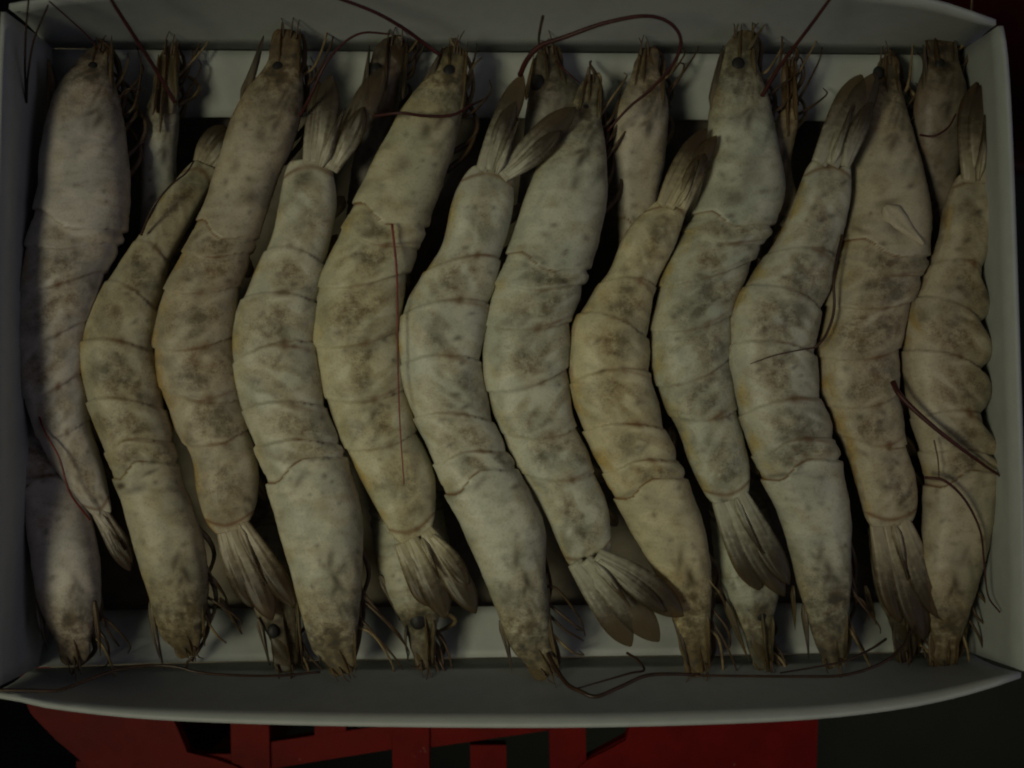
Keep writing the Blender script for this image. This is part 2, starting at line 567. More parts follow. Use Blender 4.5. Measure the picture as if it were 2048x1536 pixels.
def body(L, Rr, z, root, color, tc=0.36, hf=0.73, pleura=0.09, spots=(), pales=(), pigk=1.0, headdark=0.8, seed=0, nr=330, ns=52, lines=1.0, tip=None, squeeze=8, eye=None):
    """One continuous body surface between the traced dorsal (L) and belly (Rr) outlines, head to tail."""
    if squeeze:                                   # the belly side presses under its neighbour
        q_ = np.array(Rr, float) - np.array(crv(L, len(Rr)), float)
        q_ /= np.linalg.norm(q_, axis=1)[:, None]
        k_ = np.clip(np.minimum(np.linspace(0, 1, len(Rr)) / 0.25, np.linspace(1, 0, len(Rr)) / 0.32), 0, 1)
        Rr = [tuple(p) for p in np.array(Rr, float) + q_ * (squeeze * k_)[:, None]]
    l2, r2 = crv(L, nr), crv(Rr, nr)
    ext = 0.0
    if tip:
        (tx, ty), tw = tip
        a, b_ = np.array(L[0], float), np.array(Rr[0], float)
        sd = (b_ - a) / np.linalg.norm(b_ - a)
        full = np.linalg.norm(np.diff(crv(L, 200), axis=0), axis=1).sum()
        tp = np.array([tx, ty], float)
        m_ = (a + b_) / 2
        hw_ = min(np.linalg.norm(b_ - a) * 0.5, tw * 0.62)
        L = [tuple(tp - sd * tw * 0.26), tuple(m_ * 0.5 + tp * 0.5 - sd * hw_ * 0.9)] + [tuple(p) for p in L]
        Rr = [tuple(tp + sd * tw * 0.26), tuple(m_ * 0.5 + tp * 0.5 + sd * hw_ * 0.9)] + [tuple(p) for p in Rr]
        e_len = np.linalg.norm(m_ - tp)
        ext = e_len / (e_len + full)
        tc = ext + (1 - ext) * tc
        l2, r2 = crv(L, nr), crv(Rr, nr)
    zt = np.interp(np.linspace(0, 1, nr), np.linspace(0, 1, len(z)), z)
    t = np.linspace(0, 1, nr)
    px = np.empty((nr, ns, 3))
    mark = np.zeros((nr, ns)); head = np.zeros((nr, ns)); side = np.zeros((nr, ns))
    pig = np.zeros((nr, ns)); line = np.zeros((nr, ns)); dors = np.zeros((nr, ns)); pale = np.zeros((nr, ns))
    # angle 0 = belly side (right), pi = dorsal (left), pi/2 = top
    nt = ns - 10
    e = 2 / 2.35
    vt = np.linspace(1, -1, nt)
    top_a = np.arccos(np.sign(vt) * np.abs(vt) ** (1 / e))
    ang = np.concatenate([0.5 * top_a + 0.5 * np.linspace(0, np.pi, nt), np.linspace(np.pi, 2 * np.pi, 12)[1:-1]])
    ca, sa = np.cos(ang), np.sin(ang)
    cs = np.sign(ca) * np.abs(ca) ** e
    ss = np.sign(sa) * np.abs(sa) ** e
    rnd = random.Random(seed)
    hinge = [rnd.uniform(0.15, 0.40) for _ in SEG]
    hstr = [rnd.uniform(0.55, 1.0) for _ in SEG]
    bv = [rnd.uniform(-0.05, 0.25) for _ in SEG]
    bs = [rnd.uniform(0.65, 1.1) for _ in SEG]
    tilt = [rnd.uniform(-0.020, 0.020) for _ in SEG]
    bounds = [tc + (1 - tc) * s for s in SEG]
    for i in range(nr):
        pl, pr = P(l2[i][0], l2[i][1], zt[i]), P(r2[i][0], r2[i][1], zt[i])
        c, h = (pl + pr) / 2, (pr - pl) / 2
        w = h.length
        tt = t[i]
        cap = 1.0
        if tt < 0.02:
            cap = 0.45 + 0.55 * math.sqrt(max(0, 1 - (1 - tt / 0.02) ** 2))
        lowh = 0.22 + 0.78 * float(smooth01((tt - 0.2 * ext) / (ext * 1.5 + 0.03)))
        lowh *= 1 - 0.62 * float(smooth01((tt - 0.93) / 0.07))
        if tt > 0.97:
            cap *= 0.74 + 0.26 * math.sqrt(max(0, 1 - ((tt - 0.97) / 0.03) ** 2))
        for j in range(ns):
            v = cs[j]                               # -1 dorsal .. +1 belly
            # the rear edge of the carapace reaches further back on the flank
            te = tt - 0.060 * float(smooth01((v + 0.75) / 1.0)) * (1 - float(smooth01((tt - tc) / 0.12))) + 0.016 * v * v * float(smooth01((tt - tc) / 0.08))
            k = 0
            while k < 6 and te - tilt[k] * v >= bounds[k + 1] - (0 if k < 5 else 1):
                k += 1
                if k == 6:
                    k = 5
                    break
            d0 = te - bounds[0]
            step = 0.0
            if d0 < 0:                              # carapace
                step = 0.05 * float(smooth01((te - (bounds[0] - 0.06)) / 0.06))
                fr = None
            else:
                q = bounds[k] + (tilt[k - 1] * v if k else 0)
                fr = (te - q) / (bounds[k + 1] - bounds[k])
                fr = min(max(fr, 0), 1)
                step = 0.068 * fr ** 1.8 - (0.02 if k == 0 and fr < .3 else 0)
                if v > 0.45:
                    step += pleura * (v - 0.45) / 0.55 * (math.sin(fr * math.pi) - 0.62)
            # muscle dimples, wrinkles
            nz = noise.noise(Vector((tt * 26 + seed * 7.3, v * 1.7, sa[j] * 1.2 + seed)))
            nz2 = noise.noise(Vector((tt * 85 + seed * 3.1, v * 2.3, sa[j] * 2 + seed)))
            f = cap * (1 + step + 0.028 * nz + 0.011 * nz2)
            if fr is not None and sa[j] > 0:
                f *= 1 - 0.06 * math.exp(-((v - 0.25) / 0.35) ** 2) * math.exp(-((fr - 0.35) / 0.2) ** 2) * sa[j]
            if ext and tt < ext * 2.2 and sa[j] > 0:      # ridged, folded mouthparts
                f *= 1 + 0.03 * math.sin(v * 8 + seed) * (1 - tt / (ext * 2.2))
            p = c + h * (v * f) + Vector((0, 0, w * hf * lowh * ss[j] * f))
            head[i, j] = (1 - float(smooth01((tt - ext * 0.2) / (ext * 1.6 + 0.05)))) if ext else (1 - float(smooth01(tt / 0.06)))
            side[i, j] = v
            px[i, j] = p
            # pigment marks (stay with the shell)
            dors[i, j] = float(smooth01((-v - 0.62) / 0.30)) * (0.9 if fr is not None else 0.25)
            if fr is None:
                pig[i, j] = headdark * (1.2 * float(smooth01((0.17 + ext - tt) / 0.17)) + 0.25 * max(0, nz2)) + 0.12
                pig[i, j] += 0.35 * max(0, nz) * pigk
                if v > 0.5:
                    pig[i, j] += 0.22 * (v - 0.5) / 0.5
            else:
                nb = 0.62 * noise.noise(Vector((tt * 17 + seed * 1.9, v * 2.4 + seed, 3.3))) + 0.62 * noise.noise(Vector((tt * 46 + v * 2.5 + seed * 2.7, v * 1.2 + seed, 8.1)))
                g = math.exp(-((fr - 0.48) / 0.36) ** 2) * math.exp(-((v - bv[k] - .05) / 0.58) ** 2) * bs[k] * max(0.0, min(1.25, 0.68 + 1.9 * nb))
                pale[i, j] = max(0.0, 0.60 * math.exp(-((fr - 0.86 + 0.10 * v) / 0.07) ** 2) * math.exp(-((v - 0.15) / 0.45) ** 2) * (0.4 + 1.5 * nz2) * hstr[k])
                if k == 5:
                    g *= 0.55
                pig[i, j] = (0.14 + 1.55 * g + 0.45 * max(0, nz)) * pigk
                # joint lines
                near = min(abs(te - q), abs(te - q - (bounds[k + 1] - bounds[k]))) if k < 5 else abs(te - q)
                kk = k if abs(te - q) <= near + 1e-9 else k + 1
                near_l = math.exp(-(near / 0.0040) ** 2)
                lat = 0.10 + 0.90 * float(smooth01((v + 0.40) / 0.6)) * (1 - 0.5 * float(smooth01((v - 0.5) / 0.4)))
                amp = lat * hstr[kk % 7] * (0.72 + 0.6 * max(-0.6, nz2 + .1))
                if kk == 0:
                    amp = 1.15 * (1 - float(smooth01((v - 0.15) / 0.3)))
                line[i, j] = min(1, lines * near_l * amp)
                if 0 < kk < 7:
                    hs = math.exp(-(near / 0.0085) ** 2) * math.exp(-((v - hinge[kk % 7]) / 0.11) ** 2) * hstr[kk % 7]
                    line[i, j] = max(line[i, j], 0.8 * hs)
                    mark[i, j] = max(mark[i, j], 0.75 * hs ** 1.5)
            if fr is not None and v < -0.9 and sa[j] < 0.5:
                line[i, j] = max(line[i, j], 0.40 * float(smooth01((tt - tc) / 0.3)) * (0.6 + nz2))
            if tt > 0.965:
                line[i, j] = max(line[i, j], 0.8 * math.exp(-((tt - 0.985 + 0.02 * v * v) / 0.005) ** 2))
            if sa[j] <= -0.2:
                line[i, j] *= 0.4
    # individual spots given in photograph pixels
    flat = px.reshape(-1, 3)
    ip = np.stack([flat[:, 0] / ((CAM_Z - flat[:, 2]) * K) + 1024, 768 - flat[:, 1] / ((CAM_Z - flat[:, 2]) * K)], 1)
    topside = (np.tile(sa, nr) > -0.1)
    eye_l = [(eye[0], eye[1], eye[2] * 2.1, eye[2] * 2.1, 0, 1.0)] if eye else []
    auto = []
    if ext:
        rq = random.Random(seed + 91)
        def at(t_, v_):
            i_ = int(min(max(t_, 0), 1) * (nr - 1))
            c_ = (l2[i_] + r2[i_]) / 2
            return c_ + (r2[i_] - l2[i_]) / 2 * v_
        dv = l2[min(nr - 1, int(ext * nr) + 30)] - l2[int(ext * nr)]
        an = math.degrees(math.atan2(dv[1], dv[0])) - 90        # direction of the body, 0 = down the picture
        m0 = ext + (tc - ext) * 0.40
        for dt, v_, rx, ry, ro, st in ((0, .28, 8, 24, 0, 1.0), (-.014, .16, 6, 17, 38, .9), (-.014, .40, 6, 15, -32, .8), (-.058, .30, 4.5, 34, 3, .7), (-.05, .52, 4.5, 30, -8, .65),
                                       (-.085, .05, 5, 20, 14, .55), (.03, .75, 6, 44, 2, .45), (-.06, .78, 6, 34, -4, .6), (.05, -.1, 14, 10, 20, .28), (-.03, -.5, 10, 16, 0, .22)):
            q_ = at(m0 + dt, v_ + rq.uniform(-.06, .06))
            auto.append((q_[0], q_[1], rx, ry, an + ro + rq.uniform(-8, 8), st * rq.uniform(.7, 1)))
        for q in range(16):
            q_ = at(ext + (tc + .05 - ext) * rq.uniform(0.1, 1.0), rq.uniform(-.7, .9))
            r_ = rq.uniform(3, 6)
            auto.append((q_[0], q_[1], r_, r_ * rq.uniform(.8, 1.8), rq.uniform(0, 180), rq.uniform(.3, .75)))
        for q in range(22):
            q_ = at(tc + (1 - tc) * rq.random(), rq.uniform(-.5, .8))
            r_ = rq.uniform(3, 6.5)
            auto.append((q_[0], q_[1], r_ * rq.uniform(.9, 2.2), r_, an + rq.uniform(-30, 30), rq.uniform(.25, .8)))
    for arr, lst in ((mark, list(spots) + auto), (pale, pales), (head, eye_l)):
        a = arr.reshape(-1)
        for (x, y, rx, ry, rot, s) in lst:
            dx, dy = ip[:, 0] - x, ip[:, 1] - y
            cr, sr = math.cos(math.radians(rot)), math.sin(math.radians(rot))
            g = s * np.exp(-((dx * cr + dy * sr) / rx) ** 2 - ((dy * cr - dx * sr) / ry) ** 2) * topside
            np.maximum(a, g, out=a)
    faces = []
    for i in range(nr - 1):
        for j in range(ns):
            j2 = (j + 1) % ns
            faces.append((i * ns + j, i * ns + j2, (i + 1) * ns + j2, (i + 1) * ns + j))
    faces.append(tuple(range(ns))[::-1])
    faces.append(tuple((nr - 1) * ns + j for j in range(ns)))
    # make sure normals face outwards
    n0 = (Vector(px[50, 4]) - Vector(px[50, 0])).cross(Vector(px[52, 0]) - Vector(px[50, 0]))
    if n0.dot(Vector(px[50, 2]) - Vector(px[50].mean(0))) < 0:
        faces = [tuple(reversed(q)) for q in faces]
    o = link('body', flat, faces, M['shell'], root, attrs=dict(pig=np.clip(pig, 0, 1), line=line, dors=dors, pale=pale, head=head, side=side, mark=mark), color=color)
    return l2, r2, zt


def legs(root, r2, zt, n, side_px, fwd, seed, l2=None, mat_='leg', span=(0.10, 0.30), zoff=-0.004, length=(0.13, 0.22)):
    """Walking legs folded forward along the belly edge of the head."""
    rnd = random.Random(seed * 13 + 5)
    N = len(r2)
    for q in range(n):
        t0 = span[0] + (span[1] - span[0]) * (q + rnd.random() * 0.6) / n
        ln = rnd.uniform(*length)
        pts = []
        offs = rnd.uniform(0.35, 1.0) * side_px
        for s in np.linspace(0, 1, 6):
            i = int(max(0, (t0 - ln * s)) * (N - 1))
            e, c = r2[i], (r2[i] + l2[i]) / 2
            d = (e - c)
            d = d / (np.linalg.norm(d) + 1e-6)
            o = -8 + offs * math.sin(min(1, s * 1.2) * math.pi) * (0.6 + 0.2 * q) + 6 * math.sin(s * 6 + q * 2)
            if t0 - ln * s < 0:
                dirv = r2[0] - r2[8]
                dirv = dirv / np.linalg.norm(dirv)
                e = e + dirv * min(26, (ln * s - t0) * 500)
            p = e + d * o
            pts.append(P(p[0], p[1], zt[i] + zoff - 0.006 * s + rnd.uniform(-.001, .001)))
        tube('walking_leg', pts, 0.0011, 0.0004, M[mat_ if rnd.random() < 0.85 else 'leg_pale'], root, n=18, sides=5)


def antenna(root, pts, r0, r1, m='feeler'):
    tube('antenna', [P(*p) for p in pts], r0 * 0.8, r1 * 0.65, M[m], root, n=70, sides=6)


def shrimp(label, L, Rr, z, color=(1, 1, 1, 1), eye=None, rost=None, scales=(), tail=(), tail_z=None, leg=None, feel=(), group='large raw shrimp in the top layer', name='shrimp', **kw):
    cx = sum(p[0] for p in L + Rr) / len(L + Rr)
    cy = sum(p[1] for p in L + Rr) / len(L + Rr)
    root = empty(name, label, 'shrimp', P(cx, cy, min(z) - 0.012), group)
    seed = int(cx)
    if group == G_LOW:
        kw.update(nr=150, ns=36, squeeze=0)
    l2, r2, zt = body(L, Rr, z, root, color, seed=seed, tip=(rost[1], rost[2]) if rost else None, eye=eye, **kw)
    zh, ze = zt[0], (zt[-1] if tail_z is None else tail_z)
    if eye:
        x, y, r = eye
        pxs = (CAM_Z - zh) * K
        ball('eye', P(x, y, zh + 0.0026), r * pxs * 0.88, r * pxs * 1.15, r * pxs * 0.50, M['eye'], root)
    if rost:
        (b, t, w) = rost
        bx, by = b
        dx, dy = t[0] - bx, t[1] - by
        dl = math.hypot(dx, dy)
        dx, dy = dx / dl, dy / dl
        o_ = w * 0.20
        nx_, ny_ = -dy, dx                         # sideways in the picture plane
        rs = random.Random(seed + 17)
        for q, (sh, ang_, wd, ln) in enumerate(((-0.16, -0.02, 0.60, rs.uniform(.85, .98)), (0.16, 0.03, 0.70, rs.uniform(.98, 1.1)))):
            p0 = (bx + nx_ * sh * w * .7 - dx * dl * .25, by + ny_ * sh * w * .7 - dy * dl * .25)
            p1 = (t[0] + nx_ * (sh + ang_) * w + dx * dl * (ln - 1), t[1] + ny_ * (sh + ang_) * w + dy * dl * (ln - 1))
            blade('antennal_scale', p0, p1, w * wd, M['scale'], root, zh + 0.0003 + .0003 * q, zh - 0.0002 + .0003 * q, prof='plate', ribs=0, arch=.0003, thick=.0003, color=color)
        blade('rostrum', (bx - dx * dl * .6 - nx_ * w * .08, by - dy * dl * .6 - ny_ * w * .08), (t[0] + dx * 12 - nx_ * w * .14, t[1] + dy * 12 - ny_ * w * .14), w * 0.20, M['scale'], root, zh + 0.0026, zh + 0.0006, prof='spike', teeth=9, ribs=0, color=color)
        rn = random.Random(seed + 3)
        for q in range(3):
            ox = rn.uniform(-.4, .4) * w
            e = rn.uniform(10, 34)
            sw = rn.uniform(-14, 14)
            tube('antennule', [P(t[0] + nx_ * ox - dx * 18, t[1] + ny_ * ox - dy * 18, zh + .0006), P(t[0] + nx_ * (ox + sw * .3) + dx * e * .4, t[1] + ny_ * (ox + sw * .3) + dy * e * .4, zh + .002),
                 P(t[0] + nx_ * (ox + sw) + dx * e, t[1] + ny_ * (ox + sw) + dy * e, zh + rn.uniform(.001, .005))], .0004, .00015, M['leg'], root, n=12, sides=5)
    for s in scales:
        b, t, w, kind = s
        if kind == 'd':
            blade('antennal_scale', b, t, w, M['spike'], root, zh + 0.002, zh + 0.001, prof='spike', bend=random.uniform(-4, 4), arch=0.0006)
        else:
            blade('antennal_scale', b, t, w, M['scale'], root, zh + 0.003, zh + 0.0005, prof='spike' if kind == 's' else 'plate', arch=0.0010, color=color)
    for i, s in enumerate(tail):
        b, t, w = s[:3]
        kind = s[3] if len(s) > 3 else 'uropod'
        lift = 0.0016 * i
        ec = (l2[-1] + r2[-1]) / 2
        b = (b[0] * .8 + ec[0] * .2 - (t[0] - b[0]) * 0.09, b[1] * .8 + ec[1] * .2 - (t[1] - b[1]) * 0.09)
        blade(kind, b, t, w * (1.10 if kind == 'uropod' else 0.95), M['fin'], root, ze - 0.0005 + lift * 0.3, ze - 0.001 + lift, prof='spike' if kind == 'telson' else 'fin', ribs=2 if kind == 'uropod' else 1, bend=random.uniform(-5, 5), color=color)
    if group == G_TOP:
        rn = random.Random(seed + 11)
        nr_ = len(r2)
        for q in range(6):
            i = int((0.46 + 0.085 * q + rn.uniform(-.01, .01)) * nr_)
            e, d_ = r2[i], (r2[i] - l2[i]) / np.linalg.norm(r2[i] - l2[i])
            tg = r2[min(nr_ - 1, i + 6)] - r2[i - 6]
            tg = tg / np.linalg.norm(tg)
            ln = rn.uniform(48, 70)
            b0 = e - d_ * 16
            t0 = e + d_ * rn.uniform(12, 24) + tg * ln
            blade('swimmeret', tuple(b0), tuple(t0), rn.uniform(24, 32), M['flipper'], root, zt[i] - .0032, zt[i] - .0065, prof='fin', ribs=1, arch=.001)
    if leg:
        legs(root, r2, zt, leg[0], leg[1], None, seed, l2, span=leg[2] if len(leg) > 2 else (0.10, 0.30))
    if leg and rost:
        rn = random.Random(seed + 29)
        (tx, ty) = rost[1]
        fx, fy = tx - rost[0][0], ty - rost[0][1]
        fl = math.hypot(fx, fy)
        fx, fy = fx / fl, fy / fl
        N_ = len(r2)
        for q in range(4):
            i = int((0.09 + 0.028 * q + rn.uniform(0, .012)) * N_)
            e = r2[i]
            d_ = (r2[i] - l2[i]) / np.linalg.norm(r2[i] - l2[i])
            b0 = e - d_ * 10
            a1, a2 = rn.uniform(6, 26), rn.uniform(-6, 55)
            f1, f2 = rn.uniform(10, 60), rn.uniform(60, 150)
            p1 = e + d_ * a1 + np.array((fx, fy)) * f1
            p2 = e + d_ * (a1 + a2) * .75 + np.array((fx, fy)) * (f1 + f2) * .6
            p3 = e + d_ * a2 + np.array((fx, fy)) * f2
            z3 = rn.uniform(.017, .021)
            tube('walking_leg', [P(b0[0], b0[1], zt[i] - .003), P(p1[0], p1[1], zt[i] - .002), P(p2[0], p2[1], (zt[i] + z3) / 2), P(p3[0], p3[1], z3)], .00062, .0002, M['leg' if q % 4 else 'leg_pale'], root, n=22, sides=5)
    for a in feel:
        antenna(root, *a)
    return root


TOP = 0.0335
G_TOP, G_LOW = 'large raw shrimp in the top layer', 'shrimp glimpsed in the lower layer'


# ---- top layer, left to right -------------------------------------------------
shrimp('purplish-lit grey shrimp, head up in the back left corner, thin tail beside the left wall',
       [(150, 128), (112, 190), (86, 290), (76, 400), (58, 500), (44, 580), (37, 680), (50, 790), (90, 900), (140, 975), (188, 1035)],
       [(218, 128), (232, 190), (244, 280), (250, 370), (244, 450), (205, 540), (172, 640), (162, 740), (176, 850), (205, 950), (226, 1025)],
       [TOP - .001, TOP + .001, TOP + .002, TOP + .001, TOP - .003], color=(1.08, 1.0, 1.02, 1), tc=0.33, pigk=0.75, lines=0.45,  # raised purplish tint paints in the cool light of the left side
       eye=(185, 138, 13), rost=((190, 150), (196, 92), 46), scales=(((112, 260), (98, 120), 44, 's'), ((222, 220), (224, 72), 16, 's')),
       tail=(((195, 1030), (262, 1142), 34), ((212, 1028), (266, 1125), 28), ((205, 1030), (250, 1100), 20, 'telson')),
       leg=(5, 42), spots=((150, 505, 9, 12, 0, .5), (175, 250, 10, 26, 0, .35), (148, 305, 5, 22, 0, .3)),
       feel=(([(212, -20, .075), (235, 20, .066), (280, 90, .055), (318, 150, .046), (350, 205, .040)], .0007, .0010),
             ([(58, -10, .07), (52, 60, .062), (50, 130, .05), (52, 200, .040)], .0004, .0006, 'feeler_brown'),
             ([(96, 10, .064), (68, 80, .058), (56, 150, .048), (53, 205, .040)], .0004, .0006, 'feeler_brown'),
             ([(98, 2, .064), (165, 62, .050), (205, 105, .042)], .0003, .0004, 'feeler'),
             ([(66, 770, .036), (84, 850, .041), (118, 915, .042), (140, 985, .041), (180, 1040, .036)], .0004, .0005, 'feeler_bright')))

shrimp('head-down shrimp with a black neck spot, its tail tucked under the brown blotched one',
       [(322, 1268), (296, 1180), (266, 1080), (240, 985), (208, 890), (176, 790), (166, 700), (182, 625), (225, 550), (290, 455), (330, 390), (388, 318)],
       [(404, 1262), (412, 1180), (402, 1090), (376, 1010), (352, 945), (332, 850), (312, 750), (304, 655), (322, 560), (352, 490), (392, 420), (438, 340)],
       [TOP - .001, TOP + .002, TOP + .002, TOP, TOP - .002, TOP - .008], color=(0.92, 0.85, 0.70, 1), tc=0.32, pigk=1.15,
       eye=(384, 1218, 9), rost=((365, 1240), (378, 1310), 54), scales=(((302, 1200), (328, 1338), 20, 'd'), ((404, 1190), (410, 1292), 14, 's')),
       tail=(((400, 330), (452, 252), 52), ((412, 340), (470, 268), 44)), tail_z=.0245,
       leg=(4, 26), spots=((242, 972, 10, 7, 0, 1.0), (272, 978, 24, 9, 165, .8), (352, 1120, 7, 22, 20, .7), (300, 945, 20, 4, 155, .7)))

shrimp('brown blotched head-up shrimp with a dark spike beside its head, left part of box',
       [(532, 128), (478, 208), (436, 325), (408, 415), (368, 505), (326, 595), (312, 685), (322, 765), (352, 845), (386, 920), (396, 980), (410, 1030), (430, 1070)],
       [(602, 128), (604, 200), (582, 285), (548, 355), (520, 440), (488, 520), (468, 595), (464, 680), (476, 770), (492, 845), (508, 920), (510, 1000), (496, 1055)],
       [TOP, TOP + .002, TOP + .002, TOP + .001, TOP], color=(0.92, 0.82, 0.70, 1), tc=0.345, pigk=1.25,
       eye=(556, 142, 17), rost=((562, 150), (572, 58), 62), scales=(((484, 205), (528, 72), 26, 'd'), ((592, 235), (601, 58), 18, 's')),
       tail=(((448, 1075), (508, 1215), 48), ((470, 1066), (545, 1240), 52), ((500, 1058), (590, 1215), 44), ((486, 1056), (530, 1170), 24, 'telson')),
       leg=(5, 34), spots=((520, 270, 12, 16, 30, .55), (505, 395, 9, 14, 0, .5), (470, 330, 8, 14, 20, .4)), pales=((414, 716, 12, 9, 0, .8), (424, 655, 16, 6, 20, .45)),
       feel=(([(600, 232, .040), (622, 190, .046), (650, 130, .050), (685, 88, .050), (725, 66, .050), (780, 68, .048)], .0007, .0005),))

shrimp('pale head-down shrimp whose widely forked tail touches the brown blotched shrimp\'s head',
       [(622, 1292), (600, 1215), (578, 1130), (556, 1050), (534, 962), (508, 880), (480, 800), (468, 715), (474, 640), (504, 565), (540, 488), (556, 425), (576, 322)],
       [(712, 1292), (718, 1210), (720, 1120), (716, 1030), (698, 955), (670, 880), (642, 800), (630, 720), (630, 640), (642, 560), (656, 475), (668, 405), (664, 318)],
       [TOP, TOP + .003, TOP + .003, TOP + .002, TOP + .002, TOP + .003], color=(1.03, 1.0, 0.90, 1), tc=0.345, pigk=0.9,
       eye=(666, 1284, 16), rost=((668, 1285), (690, 1348), 58), scales=(((616, 1210), (642, 1328), 24, 'd'), ((594, 1205), (606, 1330), 10, 's'), ((708, 1215), (712, 1345), 14, 's')),
       tail=(((618, 312), (640, 165), 40), ((640, 312), (662, 150), 46), ((682, 325), (768, 135), 50), ((688, 322), (728, 215), 38), ((652, 325), (690, 215), 30, 'telson')), tail_z=TOP + .004,
       leg=(4, 22), spots=((660, 1120, 8, 26, 8, .75), (645, 1130, 5, 16, 145, .6), (665, 1180, 4, 45, 4, .4), (690, 1135, 5, 30, -12, .35), (600, 958, 26, 6, 122, .55), (675, 305, 10, 12, 0, .7)))

shrimp('head-up shrimp with a thin crimson antenna lying straight down its flank',
       [(872, 135), (820, 195), (772, 275), (734, 350), (706, 412), (676, 480), (640, 570), (628, 655), (642, 755), (670, 845), (708, 925), (738, 985), (798, 1090)],
       [(930, 135), (926, 205), (908, 280), (884, 350), (856, 430), (826, 505), (798, 585), (794, 660), (802, 750), (820, 840), (848, 905), (866, 965), (868, 1058)],
       [TOP, TOP + .002, TOP + .002, TOP + .001, TOP + .002], color=(1.0, 0.95, 0.76, 1), tc=0.31, pigk=0.95,
       eye=(898, 146, 15), rost=((902, 165), (906, 92), 52), scales=(((846, 185), (886, 96), 22, 'd'), ((922, 232), (936, 84), 14, 's')),
       tail=(((800, 1100), (858, 1212), 48), ((826, 1090), (892, 1236), 52), ((866, 1072), (952, 1226), 50), ((876, 1082), (935, 1170), 34), ((850, 1085), (880, 1160), 22, 'telson')),
       leg=(5, 34), spots=((852, 262, 13, 20, 20, .85), (800, 330, 22, 26, 30, .4), (735, 425, 16, 6, 30, .6), (870, 245, 8, 20, 0, .5)),
       feel=(([(652, -12, .066), (740, 20, .060), (800, 52, .052), (845, 84, .044), (880, 110, .040)], .0006, .0010),
             ([(784, 448, .0475), (793, 540, .0475), (795, 640, .0475), (796, 740, .0475), (800, 850, .0475), (808, 968, .047)], .0005, .0003, 'feeler_bright'),
             ([(748, 232, .044), (800, 226, .048), (850, 232, .047), (905, 230, .046), (945, 208, .042)], .0006, .0007)))

shrimp('pale head-down shrimp at the centre, split tail beside the thick maroon antenna loop',
       [(1020, 1290), (988, 1210), (960, 1140), (930, 1070), (890, 985), (866, 920), (832, 840), (806, 770), (798, 690), (812, 610), (852, 545), (888, 480), (908, 400), (942, 330)],
       [(1102, 1282), (1096, 1210), (1086, 1130), (1082, 1050), (1048, 975), (1014, 915), (984, 855), (964, 790), (956, 715), (968, 635), (986, 560), (1006, 485), (1022, 410), (1026, 340)],
       [TOP, TOP + .003, TOP + .003, TOP + .002, TOP + .003, TOP + .004], color=(1.0, 1.0, 0.93, 1), tc=0.325, pigk=0.9,
       eye=(1060, 1258, 8), rost=((1058, 1270), (1096, 1350), 62), scales=(((1000, 1240), (1024, 1342), 18, 'd'), ((1084, 1190), (1118, 1345), 22, 's')),
       tail=(((966, 325), (1046, 150), 44), ((985, 330), (1030, 205), 34), ((1022, 345), (1150, 215), 50), ((1030, 348), (1120, 262), 34), ((1000, 340), (1040, 235), 24, 'telson')), tail_z=TOP + .006,
       leg=(3, 18), spots=((1032, 1122, 8, 26, 5, .75), (1018, 1132, 5, 14, 140, .6), (1038, 1190, 4, 40, 0, .35), (918, 985, 30, 6, 155, .55), (958, 968, 6, 22, 40, .5), (1012, 350, 8, 10, 0, .8)),
       feel=(([(1040, 150, .046), (1054, 120, .052), (1080, 92, .056), (1130, 74, .060), (1210, 46, .064), (1290, 32, .066), (1340, 46, .064), (1362, 82, .060), (1345, 130, .055), (1300, 180, .048), (1258, 215, .043), (1215, 262, .038)], .0011, .0006),
             ([(1086, 32, .064), (1080, 60, .060), (1078, 84, .057), (1086, 100, .052)], .0006, .0005, 'feeler_brown')))

shrimp('head-up shrimp with a white dot on its flank and tail fan spread rightwards',
       [(1146, 205), (1108, 270), (1070, 345), (1036, 435), (1014, 510), (984, 590), (966, 680), (974, 780), (1004, 868), (1042, 945), (1082, 1010), (1128, 1105), (1150, 1145)],
       [(1196, 200), (1208, 290), (1210, 380), (1194, 470), (1166, 550), (1140, 620), (1130, 700), (1132, 800), (1152, 870), (1182, 940), (1206, 1005), (1218, 1075), (1220, 1112)],
       [TOP - .002, TOP + .001, TOP + .002, TOP + .001, TOP + .002], color=(0.97, 0.98, 0.90, 1), tc=0.33, pigk=0.95,
       eye=(1172, 222, 12), rost=((1180, 225), (1186, 148), 40), scales=(((1150, 260), (1176, 135), 12, 's'), ((1198, 240), (1202, 158), 12, 's')),
       tail=(((1152, 1140), (1262, 1292), 56), ((1180, 1135), (1318, 1282), 60), ((1212, 1118), (1366, 1232), 58), ((1214, 1128), (1330, 1225), 34), ((1195, 1130), (1262, 1215), 26, 'telson')), tail_z=TOP + .007,
       leg=(5, 30), spots=((1150, 365, 9, 18, 20, .7), (1080, 400, 4, 14, 30, .3), (1060, 512, 22, 6, 25, .55), (1084, 530, 5, 14, -25, .5)), pales=((1072, 792, 13, 12, 0, .85),))

